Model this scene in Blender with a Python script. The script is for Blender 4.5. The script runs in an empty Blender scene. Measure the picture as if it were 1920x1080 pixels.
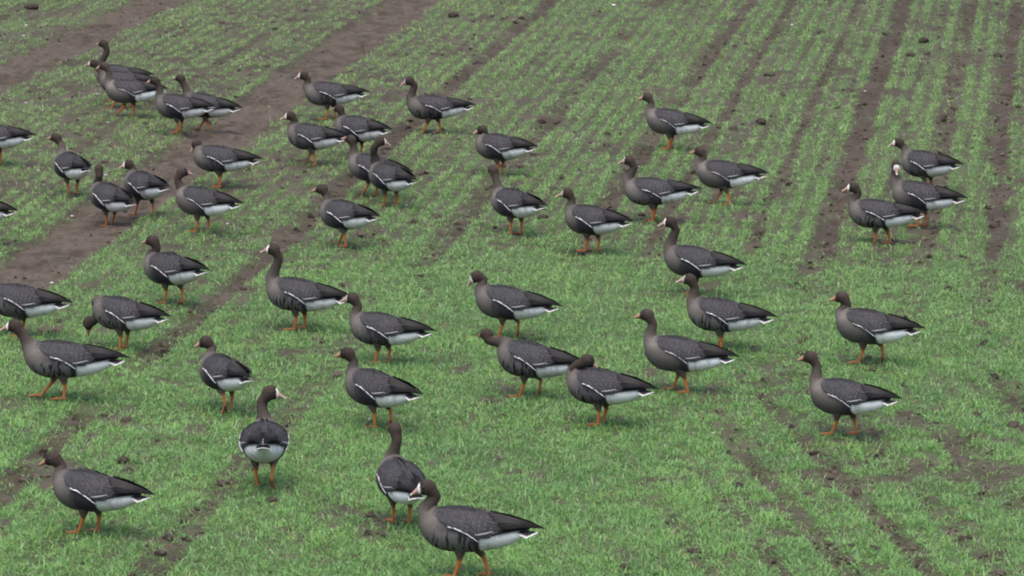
import bpy, math, random
import numpy as np
from mathutils import Vector, Matrix, Quaternion

sc = bpy.context.scene
R = math.radians
rng = np.random.default_rng(7)
random.seed(7)

# ------------------------------------------------------------------ camera
F_PX = 8500.0                      # focal length in pixels of the 1920 wide picture
CAM_H = 4.77
PITCH = math.atan(1390.0 / F_PX)
cam_d = bpy.data.cameras.new('camera')
cam = bpy.data.objects.new('camera', cam_d)
sc.collection.objects.link(cam)
cam_d.sensor_width = 36.0
cam_d.lens = 36.0 * F_PX / 1920.0
cam_d.clip_start = 0.5
cam_d.clip_end = 3000
cam.location = (0, 0, CAM_H)
cam.rotation_euler = (math.pi / 2 - PITCH, 0, 0)
sc.camera = cam
sc.cycles.filter_width = 2.0            # the long lens is a little soft

# ------------------------------------------------------------------ overcast daylight
SUN_EL, SUN_AZ = R(74), R(200)
world = bpy.data.worlds.new('World')
sc.world = world
world.use_nodes = True
wn = world.node_tree
bg = wn.nodes['Background']
sky = wn.nodes.new('ShaderNodeTexSky')
sky.sky_type = 'NISHITA'
sky.sun_disc = False
sky.sun_elevation = SUN_EL
sky.sun_rotation = SUN_AZ
sky.air_density = 1.0
sky.dust_density = 5.0
sky.ozone_density = 1.0
wn.links.new(sky.outputs['Color'], bg.inputs['Color'])
bg.inputs['Strength'].default_value = 0.125
sun_d = bpy.data.lights.new('sun', 'SUN')
sun_d.energy = 0.85
sun_d.angle = R(90)
sun_d.color = (1.0, 0.95, 0.88)
sun = bpy.data.objects.new('sun', sun_d)
sc.collection.objects.link(sun)
d = Vector((math.sin(SUN_AZ) * math.cos(SUN_EL), math.cos(SUN_AZ) * math.cos(SUN_EL), math.sin(SUN_EL)))
sun.rotation_euler = d.to_track_quat('Z', 'Y').to_euler()
sun.location = (0, 20, 30)
vs = sc.view_settings
vs.view_transform = 'Standard'
vs.look = 'None'
vs.gamma = 1.0
vs.use_curve_mapping = False
vs.exposure = 1.36

# ------------------------------------------------------------------ picture <-> ground
def depth_of(py):
    return CAM_H / np.tan(PITCH + np.arctan((np.asarray(py, float) - 540.0) / F_PX))

def ground(px, py):
    """point of the level ground that a photograph pixel (1920x1080) shows"""
    Y = depth_of(py)
    ax = Y * math.cos(PITCH) + CAM_H * math.sin(PITCH)
    return (np.asarray(px, float) - 960.0) / F_PX * ax, Y

def px_per_m(py):
    Y = float(depth_of(py))
    return F_PX / (Y * math.cos(PITCH) + CAM_H * math.sin(PITCH))

# ------------------------------------------------------------------ noise (numpy)
def _hash(ix, iy, seed):
    h = (ix.astype(np.int64) * 374761393 + iy.astype(np.int64) * 668265263 + seed * 974634541) & 0x7fffffff
    h = ((h ^ (h >> 13)) * 1274126177) & 0x7fffffff
    h = (h ^ (h >> 16)) & 0xffffff
    return h / float(0xffffff)

def vnoise(x, y, seed=0):
    x = np.asarray(x, float); y = np.asarray(y, float)
    fx = np.floor(x); fy = np.floor(y)
    tx = x - fx; ty = y - fy
    tx = tx * tx * (3 - 2 * tx); ty = ty * ty * (3 - 2 * ty)
    ix = fx.astype(np.int64); iy = fy.astype(np.int64)
    a = _hash(ix, iy, seed); b = _hash(ix + 1, iy, seed)
    c = _hash(ix, iy + 1, seed); e = _hash(ix + 1, iy + 1, seed)
    return (a * (1 - tx) + b * tx) * (1 - ty) + (c * (1 - tx) + e * tx) * ty

def fbm(x, y, seed=0, octv=4):
    s = 0; a = 0.5; t = 0
    for k in range(octv):
        s = s + a * vnoise(x * 2 ** k + 17.3 * k, y * 2 ** k - 9.1 * k, seed + k); t += a; a *= 0.55
    return s / t

def sstep(a, b, x):
    t = np.clip((np.asarray(x, float) - a) / (b - a), 0, 1)
    return t * t * (3 - 2 * t)

# ------------------------------------------------------------------ the field: rows, ruts and cover
T1 = 995.0 / F_PX / math.cos(PITCH)          # tangent of the rows' direction (main sowing)
T2 = -1050.0 / F_PX                          # rows of the second pass, near right
def u1(px, py):
    X, Y = ground(px, py); return float(X - Y * T1)
def u2(px, py):
    X, Y = ground(px, py); return float(X - Y * T2)

# (pixel on the row, bare width in m, strength)
TRACKS = [(u1(292, 0), 0.60), (u1(775, 0), 0.62)]
ROWS1 = [(605, .12, .75), (690, .09, .5), (450, .10, .6), (380, .08, .4), (530, .08, .4), (170, .1, .6), (80, .12, .7), (-20, .1, .7), (-130, .12, .7),
         (880, .09, .4), (955, .08, .4), (1034, .16, 1.0), (1130, .09, .5), (1232, .16, .85), (1318, .09, .5), (1405, .16, .95), (1487, .13, .9), (1525, .06, .4),
         (1560, .07, .45), (1612, .12, .85), (1655, .06, .45), (1698, .20, 1.0), (1768, .09, .6), (1820, .14, .9), (1856, .06, .45), (1903, .18, 1.0),
         (1960, .1, .6), (2010, .16, .9), (2090, .1, .6), (2150, .16, .9), (2240, .12, .8), (2330, .16, .9), (2430, .14, .9)]
ROWS1 = [(u1(p, 0), w, s) for p, w, s in ROWS1]
ROWS2 = [((1436, 898), .15, .9), ((1790, 850), .17, 1.0), ((1560, 880), .13, .9), ((1510, 975), .13, .8), ((1240, 955), .11, .65),
         ((1290, 860), .10, .65), ((1140, 1020), .10, .5), ((1690, 900), .09, .5), ((1900, 740), .14, .8), ((1870, 640), .09, .6), ((1850, 1040), .11, .6), ((1640, 690), .12, .6), ((1375, 770), .08, .4)]
ROWS2 = [(u2(p[0], p[1]), w, s) for p, w, s in ROWS2]

def field_masks(X, Y):
    """track (0..1), furrow depth mask (0..1), bare soil (0..1)"""
    X = np.asarray(X, float); Y = np.asarray(Y, float)
    wob = (fbm(X * .8, Y * .35, 3, 3) - .5) * .10
    U1 = X - Y * T1 + wob
    U2 = X - Y * T2 + wob
    # picture-free description of where each sowing pass is strong
    near_right = sstep(.1, 1.2, X - (-.9 + (Y - 20) * .28)) * sstep(26.8, 24.6, Y - X * .25)
    main = 1.0 - .9 * near_right
    lush = np.maximum(np.exp(-((X - .1) / 1.25) ** 4) * sstep(32, 29.5, Y), sstep(25.5, 27, Y) * sstep(31.5, 29.5, Y) * sstep(-.6, .4, X))     # the thick green middle
    edge = (fbm(X * 5, Y * 3, 11, 3) - .5)
    n_long = fbm(X * .9, Y * .55, 21, 3)                  # rows come and go along their length
    n_patch = .45 * fbm(X * 2.2, Y * 1.3, 31, 3) + .55 * fbm(X * 7.5, Y * 5, 35, 3)
    track = np.zeros_like(X)
    for u, w in TRACKS:
        dd = np.abs(U1 - u) / (w * .5) + edge * .55
        track = np.maximum(track, sstep(1.12, .80, dd))
    fur = np.zeros_like(X)
    for u, w, s in ROWS1:
        dd = np.abs(U1 - u) / (w * .5) + edge * 1.1
        m = sstep(1.35, .55, dd) * s
        near = sstep(30, 27, Y)
        m = m * sstep(.26 + .30 * (1 - s) + .10 * near + .25 * lush, .48 + .3 * (1 - s) + .16 * near + .3 * lush, n_long + .16 * s) * (1 - .55 * lush) * (1 - .15 * near)
        fur = np.maximum(fur, m * main)
    for u, w, s in ROWS2:
        dd = np.abs(U2 - u) / (w * .5) + edge * 1.3
        m = sstep(1.35, .5, dd) * s * .9 * sstep(.28, .50, n_long + .1)
        fur = np.maximum(fur, m * near_right)
    patch = sstep(.57, .65, n_patch + .06 * sstep(29, 38, Y) * sstep(1.5, -2.0, X) + .005 * near_right - .07 * lush)
    bare = np.clip(np.maximum(np.maximum(track * .985, fur * .96), patch * .8), 0, 1)
    return track, fur, bare, lush, near_right

def drill_rows(X, Y, lu, nr):
    """0 between the sown lines, 1 on them; and how clearly they show"""
    wav = (fbm(X * 1.5, Y * .5, 91, 2) - .5) * .03
    d1 = .5 + .5 * np.cos(2 * math.pi * (X - Y * T1 + wav) / .140)
    d2 = .5 + .5 * np.cos(2 * math.pi * (X - Y * T2 + wav) / .140)
    dr = d1 * (1 - nr) + d2 * nr
    dc = (.52 + .40 * sstep(28, 33, Y)) * (1 - .35 * np.clip(lu + .5 * nr, 0, 1)) * (.85 + .15 * sstep(.35, .6, fbm(X * .8, Y * .4, 97, 2)))
    return sstep(.08 + .06 * sstep(30, 36, Y), .62 + .1 * sstep(30, 36, Y), dr), dc

def height(X, Y, track=None, fur=None):
    if track is None:
        track, fur = field_masks(X, Y)[:2]
    U1 = X - Y * T1
    z = -.028 * fur - .035 * track
    z = z + (fbm(X * 1.2, Y * 1.2, 41, 3) - .5) * .05
    clod = fbm(X * 9, Y * 9, 51, 3)
    bareness = np.maximum(fur, track)
    z = z + (clod - .5) * (.022 + .044 * fur + .030 * track) + track * .050 * (fbm(X * 6, Y * 11, 55, 3) - .5)
    z = z + np.maximum(vnoise(X * 16, Y * 16, 61) - .72, 0) * (.02 + .09 * bareness * (1 - .35 * track))
    # tyre lugs pressed across the tracks
    z = z + track * .012 * np.sin((Y + .35 * np.abs(U1 * 3 % 1 - .5)) * 2 * math.pi / .21) * (fbm(X * 2, Y * 2, 71, 2))
    return z

# ------------------------------------------------------------------ mesh and material helpers
def make_obj(name, verts, faces, mat, parent=None, cols=None, smooth=True, attrs=None):
    me = bpy.data.meshes.new(name)
    me.from_pydata([tuple(v) for v in verts], [], faces)
    me.materials.append(mat)
    if cols is not None:
        a = me.color_attributes.new('Col', 'FLOAT_COLOR', 'POINT')
        c = np.ones((len(verts), 4), np.float32); c[:, :3] = np.asarray(cols)[:, :3]
        a.data.foreach_set('color', c.ravel())
    if smooth:
        me.polygons.foreach_set('use_smooth', np.ones(len(me.polygons), bool))
    me.update()
    o = bpy.data.objects.new(name, me)
    sc.collection.objects.link(o)
    if parent is not None:
        o.parent = parent
    return o

def bulk_mesh(name, V, quads, tris, mat, cols):
    """large mesh straight from numpy arrays"""
    me = bpy.data.meshes.new(name)
    nq = 0 if quads is None else len(quads); nt = 0 if tris is None else len(tris)
    me.vertices.add(len(V)); me.vertices.foreach_set('co', np.asarray(V, np.float32).ravel())
    loops = []
    starts = []
    pos = 0
    if nq:
        loops.append(quads.ravel()); starts.append(np.arange(nq) * 4); pos = nq * 4
    if nt:
        loops.append(tris.ravel()); starts.append(pos + np.arange(nt) * 3)
    loops = np.concatenate(loops).astype(np.int32)
    me.loops.add(len(loops)); me.loops.foreach_set('vertex_index', loops)
    me.polygons.add(nq + nt); me.polygons.foreach_set('loop_start', np.concatenate(starts).astype(np.int32))
    me.polygons.foreach_set('use_smooth', np.ones(nq + nt, bool))
    me.update(calc_edges=True)
    if cols is not None:
        a = me.color_attributes.new('Col', 'FLOAT_COLOR', 'POINT')
        c = np.ones((len(V), 4), np.float32); c[:, :3] = cols
        a.data.foreach_set('color', c.ravel())
    me.materials.append(mat)
    o = bpy.data.objects.new(name, me)
    sc.collection.objects.link(o)
    return o

def new_mat(name):
    m = bpy.data.materials.new(name); m.use_nodes = True
    nt = m.node_tree; b = nt.nodes['Principled BSDF']
    return m, nt, b

def N(nt, typ, **kw):
    n = nt.nodes.new(typ)
    for k, v in kw.items():
        if k in n.inputs: n.inputs[k].default_value = v
        else: setattr(n, k, v)
    return n

def vertex_mat(name, rough, noise_scale, amount, bump=0.0, bump_scale=None, spec=.3, stretch=(1, 1, 1)):
    m, nt, b = new_mat(name)
    at = N(nt, 'ShaderNodeAttribute', attribute_name='Col')
    tc = N(nt, 'ShaderNodeTexCoord'); mp = N(nt, 'ShaderNodeMapping'); mp.inputs['Scale'].default_value = stretch
    nt.links.new(tc.outputs['Object'], mp.inputs['Vector'])
    no = N(nt, 'ShaderNodeTexNoise', Scale=noise_scale, Detail=3.0)
    nt.links.new(mp.outputs['Vector'], no.inputs['Vector'])
    mr = N(nt, 'ShaderNodeMapRange'); mr.inputs['From Min'].default_value = .3; mr.inputs['From Max'].default_value = .7
    mr.inputs['To Min'].default_value = 1 - amount; mr.inputs['To Max'].default_value = 1 + amount
    nt.links.new(no.outputs['Fac'], mr.inputs['Value'])
    mx = N(nt, 'ShaderNodeVectorMath', operation='MULTIPLY')
    nt.links.new(at.outputs['Color'], mx.inputs[0]); nt.links.new(mr.outputs['Result'], mx.inputs[1])
    nt.links.new(mx.outputs['Vector'], b.inputs['Base Color'])
    b.inputs['Roughness'].default_value = rough
    b.inputs['Specular IOR Level'].default_value = spec
    if bump:
        bp = N(nt, 'ShaderNodeBump', Strength=bump, Distance=.004)
        n2 = N(nt, 'ShaderNodeTexNoise', Scale=bump_scale or noise_scale, Detail=3.0)
        nt.links.new(mp.outputs['Vector'], n2.inputs['Vector'])
        nt.links.new(n2.outputs['Fac'], bp.inputs['Height']); nt.links.new(bp.outputs['Normal'], b.inputs['Normal'])
    return m

M_PLUM = vertex_mat('plumage', .8, 95, .16, .35, 130, .08, (1, 1.6, 1.6))
M_FEATH = vertex_mat('feathers', .7, 70, .14, .2, 160, .08)
M_SKIN = vertex_mat('leg_skin', .55, 160, .15, .3, 260, .4)
M_BILL = vertex_mat('bill_horn', .42, 90, .08, 0, None, .45)
m, nt, b = new_mat('eye'); b.inputs['Base Color'].default_value = (.012, .009, .008, 1); b.inputs['Roughness'].default_value = .15; M_EYE = m
M_SOIL = vertex_mat('soil', .95, 26, .26, .9, 70, .15)
M_CLOD = vertex_mat('clod_earth', .95, 60, .25, .8, 120, .12)
M_STONE = vertex_mat('flint', .7, 80, .15, .4, 120, .3)
# grass: thin translucent leaves
m, nt, b = new_mat('grass_leaf')
at = N(nt, 'ShaderNodeAttribute', attribute_name='Col')
nt.links.new(at.outputs['Color'], b.inputs['Base Color']); b.inputs['Roughness'].default_value = .5; b.inputs['Specular IOR Level'].default_value = .35
tr = N(nt, 'ShaderNodeBsdfTranslucent'); nt.links.new(at.outputs['Color'], tr.inputs['Color'])
ms = N(nt, 'ShaderNodeMixShader'); ms.inputs['Fac'].default_value = .32
nt.links.new(b.outputs['BSDF'], ms.inputs[1]); nt.links.new(tr.outputs['BSDF'], ms.inputs[2])
nt.links.new(ms.outputs['Shader'], nt.nodes['Material Output'].inputs['Surface'])
M_GRASS = m

# ------------------------------------------------------------------ ground sheet, split into field and wheel tracks
def axis(lo, hi, step, far, grow=1.35):
    a = list(np.arange(lo, hi + 1e-6, step))
    s = step
    left = []; x = lo
    while x > -far: s *= grow; x -= s; left.append(x)
    s = step; right = []; x = a[-1]
    while x < far: s *= grow; x += s; right.append(x)
    return np.array(left[::-1] + a + right)

gx = axis(-7.4, 7.4, .030, 900)
gy = axis(17.5, 50.0, .055, 900)
GX, GY = np.meshgrid(gx, gy)
sh = GX.shape
xf, yf = GX.ravel(), GY.ravel()
trk, fur, bare, lsh_, nrr_ = field_masks(xf, yf)
inside = sstep(60, 40, np.abs(yf - 30)) * sstep(40, 15, np.abs(xf))
zf = height(xf, yf, trk, fur) * inside
drill_ground = None
soil_n = fbm(xf * 1.7, yf * 1.7, 81, 4)
dark = np.array([.037, .0285, .0215]); light = np.array([.068, .0545, .0435])
mixv = np.clip(.35 + (soil_n - .5) * 1.3 + .38 * trk - .12 * fur + (fbm(xf * 11, yf * 9, 83, 3) - .5) * (1.5 + 1.0 * trk), 0, 1)[:, None]
gcol = dark * (1 - mixv) + light * mixv
under = np.array([.056, .092, .034])                                  # moss, roots and dead leaf between the seedlings
dr_, dc_ = drill_rows(xf, yf, lsh_, nrr_)
k = (np.clip(1 - bare, 0, 1) * .9 * (1 - .8 * dc_ * (1 - dr_)) * (.35 + .65 * sstep(.25, .6, fbm(xf * 9, yf * 5, 87, 3))))[:, None]  # noise lets brown soil through and paints in small shadows between the shoots
gcol = gcol * (1 - k) + under * k
outk = (1 - inside)[:, None]
gcol = gcol * (1 - outk) + np.array([.09, .13, .05]) * outk
ny, nx = sh
idx = np.arange(nx * ny).reshape(ny, nx)
quads = np.stack([idx[:-1, :-1], idx[:-1, 1:], idx[1:, 1:], idx[1:, :-1]], -1).reshape(-1, 4)
V = np.stack([xf, yf, zf], -1)
tq = (trk[quads].mean(1) > .5) & (np.abs(yf[quads].mean(1) - 33) < 17) & (np.abs(xf[quads].mean(1)) < 7.4)
uq = (xf - yf * T1)[quads].mean(1)
mid_u = .5 * (TRACKS[0][0] + TRACKS[1][0])

def sub_sheet(name, mask, label):
    q = quads[mask]
    used = np.unique(q)
    remap = np.full(len(V), -1); remap[used] = np.arange(len(used))
    o = bulk_mesh(name, V[used], remap[q], None, M_SOIL, gcol[used])
    o['kind'] = 'structure'
    o['label'] = label
    return o
sub_sheet('field', ~tq, 'sown field of young green cereal with bare furrows')
sub_sheet('wheel_track', tq & (uq < mid_u), 'broad bare earth wheel track crossing the upper left corner')
sub_sheet('wheel_track', tq & (uq >= mid_u), 'broad bare earth wheel track running down to the left edge between the geese')

def ground_z(x, y):
    return float(height(np.array([x]), np.array([y]))[0])

# ------------------------------------------------------------------ grass blades (one mass)
def grow(n_try, seed):
    r = np.random.default_rng(seed)
    # depth drawn so that the picture, not the ground, is evenly filled
    Y = 18.6 * (49.5 / 18.6) ** (r.random(n_try) ** 1.0)
    X = (r.random(n_try) - .5) * 2 * (Y * .1135 * 1.13 + .35)
    _, fu, ba, lu, nr = field_masks(X, Y)
    drill, dc = drill_rows(X, Y, lu, nr)
    drill = (1 - dc) + dc * drill
    clump = fbm(X * 7, Y * 4.5, 95, 3)
    p = np.clip(1 - ba * 1.04, 0, 1) * drill * (.75 + .5 * sstep(.28, .62, clump))
    p = p * (1 - .1 * sstep(30, 45, Y))
    keep = r.random(n_try) < np.clip(p, 0.003, 1)
    return X[keep], Y[keep], ba[keep], clump[keep]

tx_, ty_, tb_, tcl_ = grow(225000, 5)
K = 7
print('tufts', len(tx_))
n = len(tx_) * K
r = np.random.default_rng(9)
ox_ = r.normal(0, .009, n); oy_ = r.normal(0, .020, n)
bx = np.repeat(tx_, K) + ox_
by = np.repeat(ty_, K) + oy_
bz = height(bx, by) - .004
dist = by / 20.0
L = np.clip(r.lognormal(math.log(.037), .34, n), .015, .10) * (1 - .30 * np.repeat(tb_, K)) * (.75 + .5 * np.repeat(tcl_, K))
wid = np.clip(r.normal(.0038, .0010, n), .002, .0062) * dist ** .45
az = np.arctan2(oy_, ox_) + r.normal(0, .9, n)
lean = np.clip(r.normal(R(55), R(19), n), R(4), R(86))
bend = np.clip(r.normal(R(30), R(24), n), -R(15), R(85))
flat = r.random(n) < .015                          # dead straw lying on the soil
lean[flat] = R(84); bend[flat] = R(4); L[flat] *= .9
dx, dy = np.cos(az), np.sin(az)
tw = az + math.pi / 2 + r.normal(0, .7, n)
sx, sy = np.cos(tw), np.sin(tw)
def pt(l, ang):
    return np.stack([dx * np.sin(ang) * l, dy * np.sin(ang) * l, np.cos(ang) * l], -1)
base = np.stack([bx, by, bz], -1)
side = np.stack([sx, sy, np.zeros(n)], -1)
p1 = base + pt(L * .55, lean)
p2 = p1 + pt(L * .45, np.minimum(lean + bend, R(112)))
GV = np.empty((n, 5, 3), np.float32)
GV[:, 0] = base - side * (wid * .42)[:, None]; GV[:, 1] = base + side * (wid * .42)[:, None]
GV[:, 2] = p1 + side * (wid * .5)[:, None]; GV[:, 3] = p1 - side * (wid * .5)[:, None]
GV[:, 4] = p2
big = fbm(bx * .5, by * .35, 101, 3); mid = fbm(bx * 3, by * 2, 105, 3)
hue = np.clip(r.normal(.5, .26, n) + (mid - .5) * 1.1 + (big - .5) * .5, 0, 1)[:, None]
c0 = np.array([.097, .206, .062]); c1 = np.array([.178, .336, .088])
col = c0 * (1 - hue) + c1 * hue
blue = (r.random(n) < .12)[:, None]
col = np.where(blue, col * np.array([.95, .98, 1.45]), col)
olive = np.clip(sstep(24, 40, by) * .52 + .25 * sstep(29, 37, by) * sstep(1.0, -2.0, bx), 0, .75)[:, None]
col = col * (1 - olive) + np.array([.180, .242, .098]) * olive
yel = (r.random(n) < .03)[:, None]
col = np.where(yel, np.array([.27, .27, .10]), col)
col = np.where(flat[:, None], np.array([.26, .23, .16]), col)
pale = (r.random(n) < .035)[:, None]  # sky highlights on scattered blades, painted into the leaf colour
col = np.where(pale, np.array([.26, .38, .20]), col)
col *= r.normal(1, .10, n).clip(.6, 1.5)[:, None]
gc = np.repeat(col[:, None, :], 5, 1).astype(np.float32)
gc[:, 4] *= 1.12
i0 = np.arange(n) * 5
gq = np.stack([i0, i0 + 1, i0 + 2, i0 + 3], -1); gt = np.stack([i0 + 3, i0 + 2, i0 + 4], -1)
go = bulk_mesh('grass', GV.reshape(-1, 3), gq, gt, M_GRASS, gc.reshape(-1, 3))
go['kind'] = 'stuff'; go['label'] = 'short green cereal shoots covering the field'; go['category'] = 'grass'

# ------------------------------------------------------------------ crumbs of earth (one mass)
ICO_V = []
g = (1 + 5 ** .5) / 2
for a, c in ((-1, g), (1, g), (-1, -g), (1, -g)): ICO_V.append((a, c, 0))
for a, c in ((-1, g), (1, g), (-1, -g), (1, -g)): ICO_V.append((0, a, c))
for a, c in ((g, -1), (g, 1), (-g, -1), (-g, 1)): ICO_V.append((a, 0, c))
ICO_V = np.array(ICO_V) / np.linalg.norm(ICO_V[0])
ICO_F = np.array([(0, 11, 5), (0, 5, 1), (0, 1, 7), (0, 7, 10), (0, 10, 11), (1, 5, 9), (5, 11, 4), (11, 10, 2), (10, 7, 6), (7, 1, 8),
                  (3, 9, 4), (3, 4, 2), (3, 2, 6), (3, 6, 8), (3, 8, 9), (4, 9, 5), (2, 4, 11), (6, 2, 10), (8, 6, 7), (9, 8, 1)])
r = np.random.default_rng(21)
nt_ = 60000
Yc = 18.8 * (48.5 / 18.8) ** r.random(nt_)
Xc = (r.random(nt_) - .5) * 2 * (Yc * .1135 * 1.1 + .3)
tk, fu, ba = field_masks(Xc, Yc)[:3]
keep = r.random(nt_) < np.clip(.012 + .62 * fu + .30 * tk + .25 * (ba - np.maximum(fu, tk)), 0, 1) * .62
Xc, Yc, tk = Xc[keep], Yc[keep], tk[keep]
nc = len(Xc)
rad = np.clip(r.lognormal(math.log(.010), .5, nc), .004, .028) * (1 - .5 * tk)
jit = r.normal(1, .22, (nc, 12, 1)).clip(.5, 1.6)
CV = (ICO_V[None] + r.normal(0, .18, (nc, 12, 3))) * jit * rad[:, None, None] * np.array([1.15, 1.0, .85])
CV = CV + np.stack([Xc, Yc, height(Xc, Yc) + rad * .25], -1)[:, None, :]
t = r.random(nc)[:, None]
cc = np.array([.040, .030, .024]) * (1 - t) + np.array([.080, .066, .055]) * t
o = bulk_mesh('soil_crumbs', CV.reshape(-1, 3), None, (ICO_F[None] + (np.arange(nc) * 12)[:, None, None]).reshape(-1, 3), M_CLOD, np.repeat(cc, 12, 0))
o.data.polygons.foreach_set('use_smooth', np.zeros(len(o.data.polygons), bool))
o['kind'] = 'stuff'; o['label'] = 'brown crumbs of earth lying in the furrows'; o['category'] = 'soil'

# ------------------------------------------------------------------ white-fronted geese
C_HEAD = np.array([.039, .030, .025]); C_FACE = np.array([.022, .0185, .017]); C_NECK = np.array([.047, .039, .034])
C_BREAST = np.array([.106, .097, .089]); C_BACK = np.array([.043, .0425, .0465]); C_FLANK = np.array([.0265, .0265, .0325])
C_BELLY = np.array([.16, .155, .15]); C_WHITE = np.array([.60, .61, .615]); C_BAR = np.array([.0105, .010, .011]); C_BLAZE = np.array([.66, .63, .61])

BODY = [  # dorsal x, z, ventral x, z, half width
    (-.284, .222, -.284, .207, .012), (-.262, .232, -.262, .190, .029), (-.21, .255, -.212, .163, .053), (-.155, .277, -.158, .144, .080),
    (-.09, .297, -.09, .130, .101), (-.03, .310, -.025, .122, .112), (.03, .315, .04, .121, .115),
    (.08, .315, .105, .129, .111), (.112, .316, .160, .156, .098), (.128, .318, .196, .200, .079), (.136, .328, .210, .245, .060)]
BW = np.array(BODY)
order = np.argsort(BW[:9, 0])
def body_sec(x):
    xm = (BW[:9, 0] + BW[:9, 2]) / 2
    return np.interp(x, xm, BW[:9, 1]), np.interp(x, xm, BW[:9, 3]), np.interp(x, xm, BW[:9, 4])
def surf_y(x, z):
    zt, zb, w = body_sec(x)
    cz, hh = (zt + zb) / 2, (zt - zb) / 2
    return w * np.sqrt(np.clip(1 - ((z - cz) / hh) ** 2, 0.0, 1))

HS = 1.05
HEAD = [  # dorsal f, u, ventral f, u, half width (head frame)
    (-.044, -.010, -.004, -.046, .0275), (-.039, .014, .005, -.036, .0295), (-.022, .031, .013, -.030, .0310), (.002, .036, .021, -.027, .0300),
    (.020, .030, .028, -.024, .0270), (.031, .019, .035, -.020, .0205), (.038, .010, .040, -.015, .0140), (.041, .002, .0415, -.008, .006)]

HEAD = [tuple(v * HS for v in r_) for r_ in HEAD]
def catmull(P, n):
    P = np.asarray(P, float)
    Q = np.vstack([2 * P[0] - P[1], P, 2 * P[-1] - P[-2]])
    # parameter spacing follows the distance between stations, so rings stay evenly spread
    seg = np.linalg.norm(np.diff(P[:, :3], axis=0), axis=1)
    cum = np.concatenate([[0], np.cumsum(seg)])
    s = np.linspace(0, cum[-1], n)
    i = np.clip(np.searchsorted(cum, s, 'right') - 1, 0, len(P) - 2)
    t = ((s - cum[i]) / seg[i])[:, None]
    a, b_, c, d_ = Q[i], Q[i + 1], Q[i + 2], Q[i + 3]
    out = .5 * (2 * b_ + (c - a) * t + (2 * a - 5 * b_ + 4 * c - d_) * t ** 2 + (3 * b_ - a - 3 * c + d_) * t ** 3)
    return out, i + t[:, 0]

def head_frame(yaw, pitch):
    q = Quaternion((0, 0, 1), yaw) @ Quaternion((0, 1, 0), -pitch)
    m3 = q.to_matrix()
    return np.array(m3.col[0]), np.array(m3.col[1]), np.array(m3.col[2])

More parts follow.
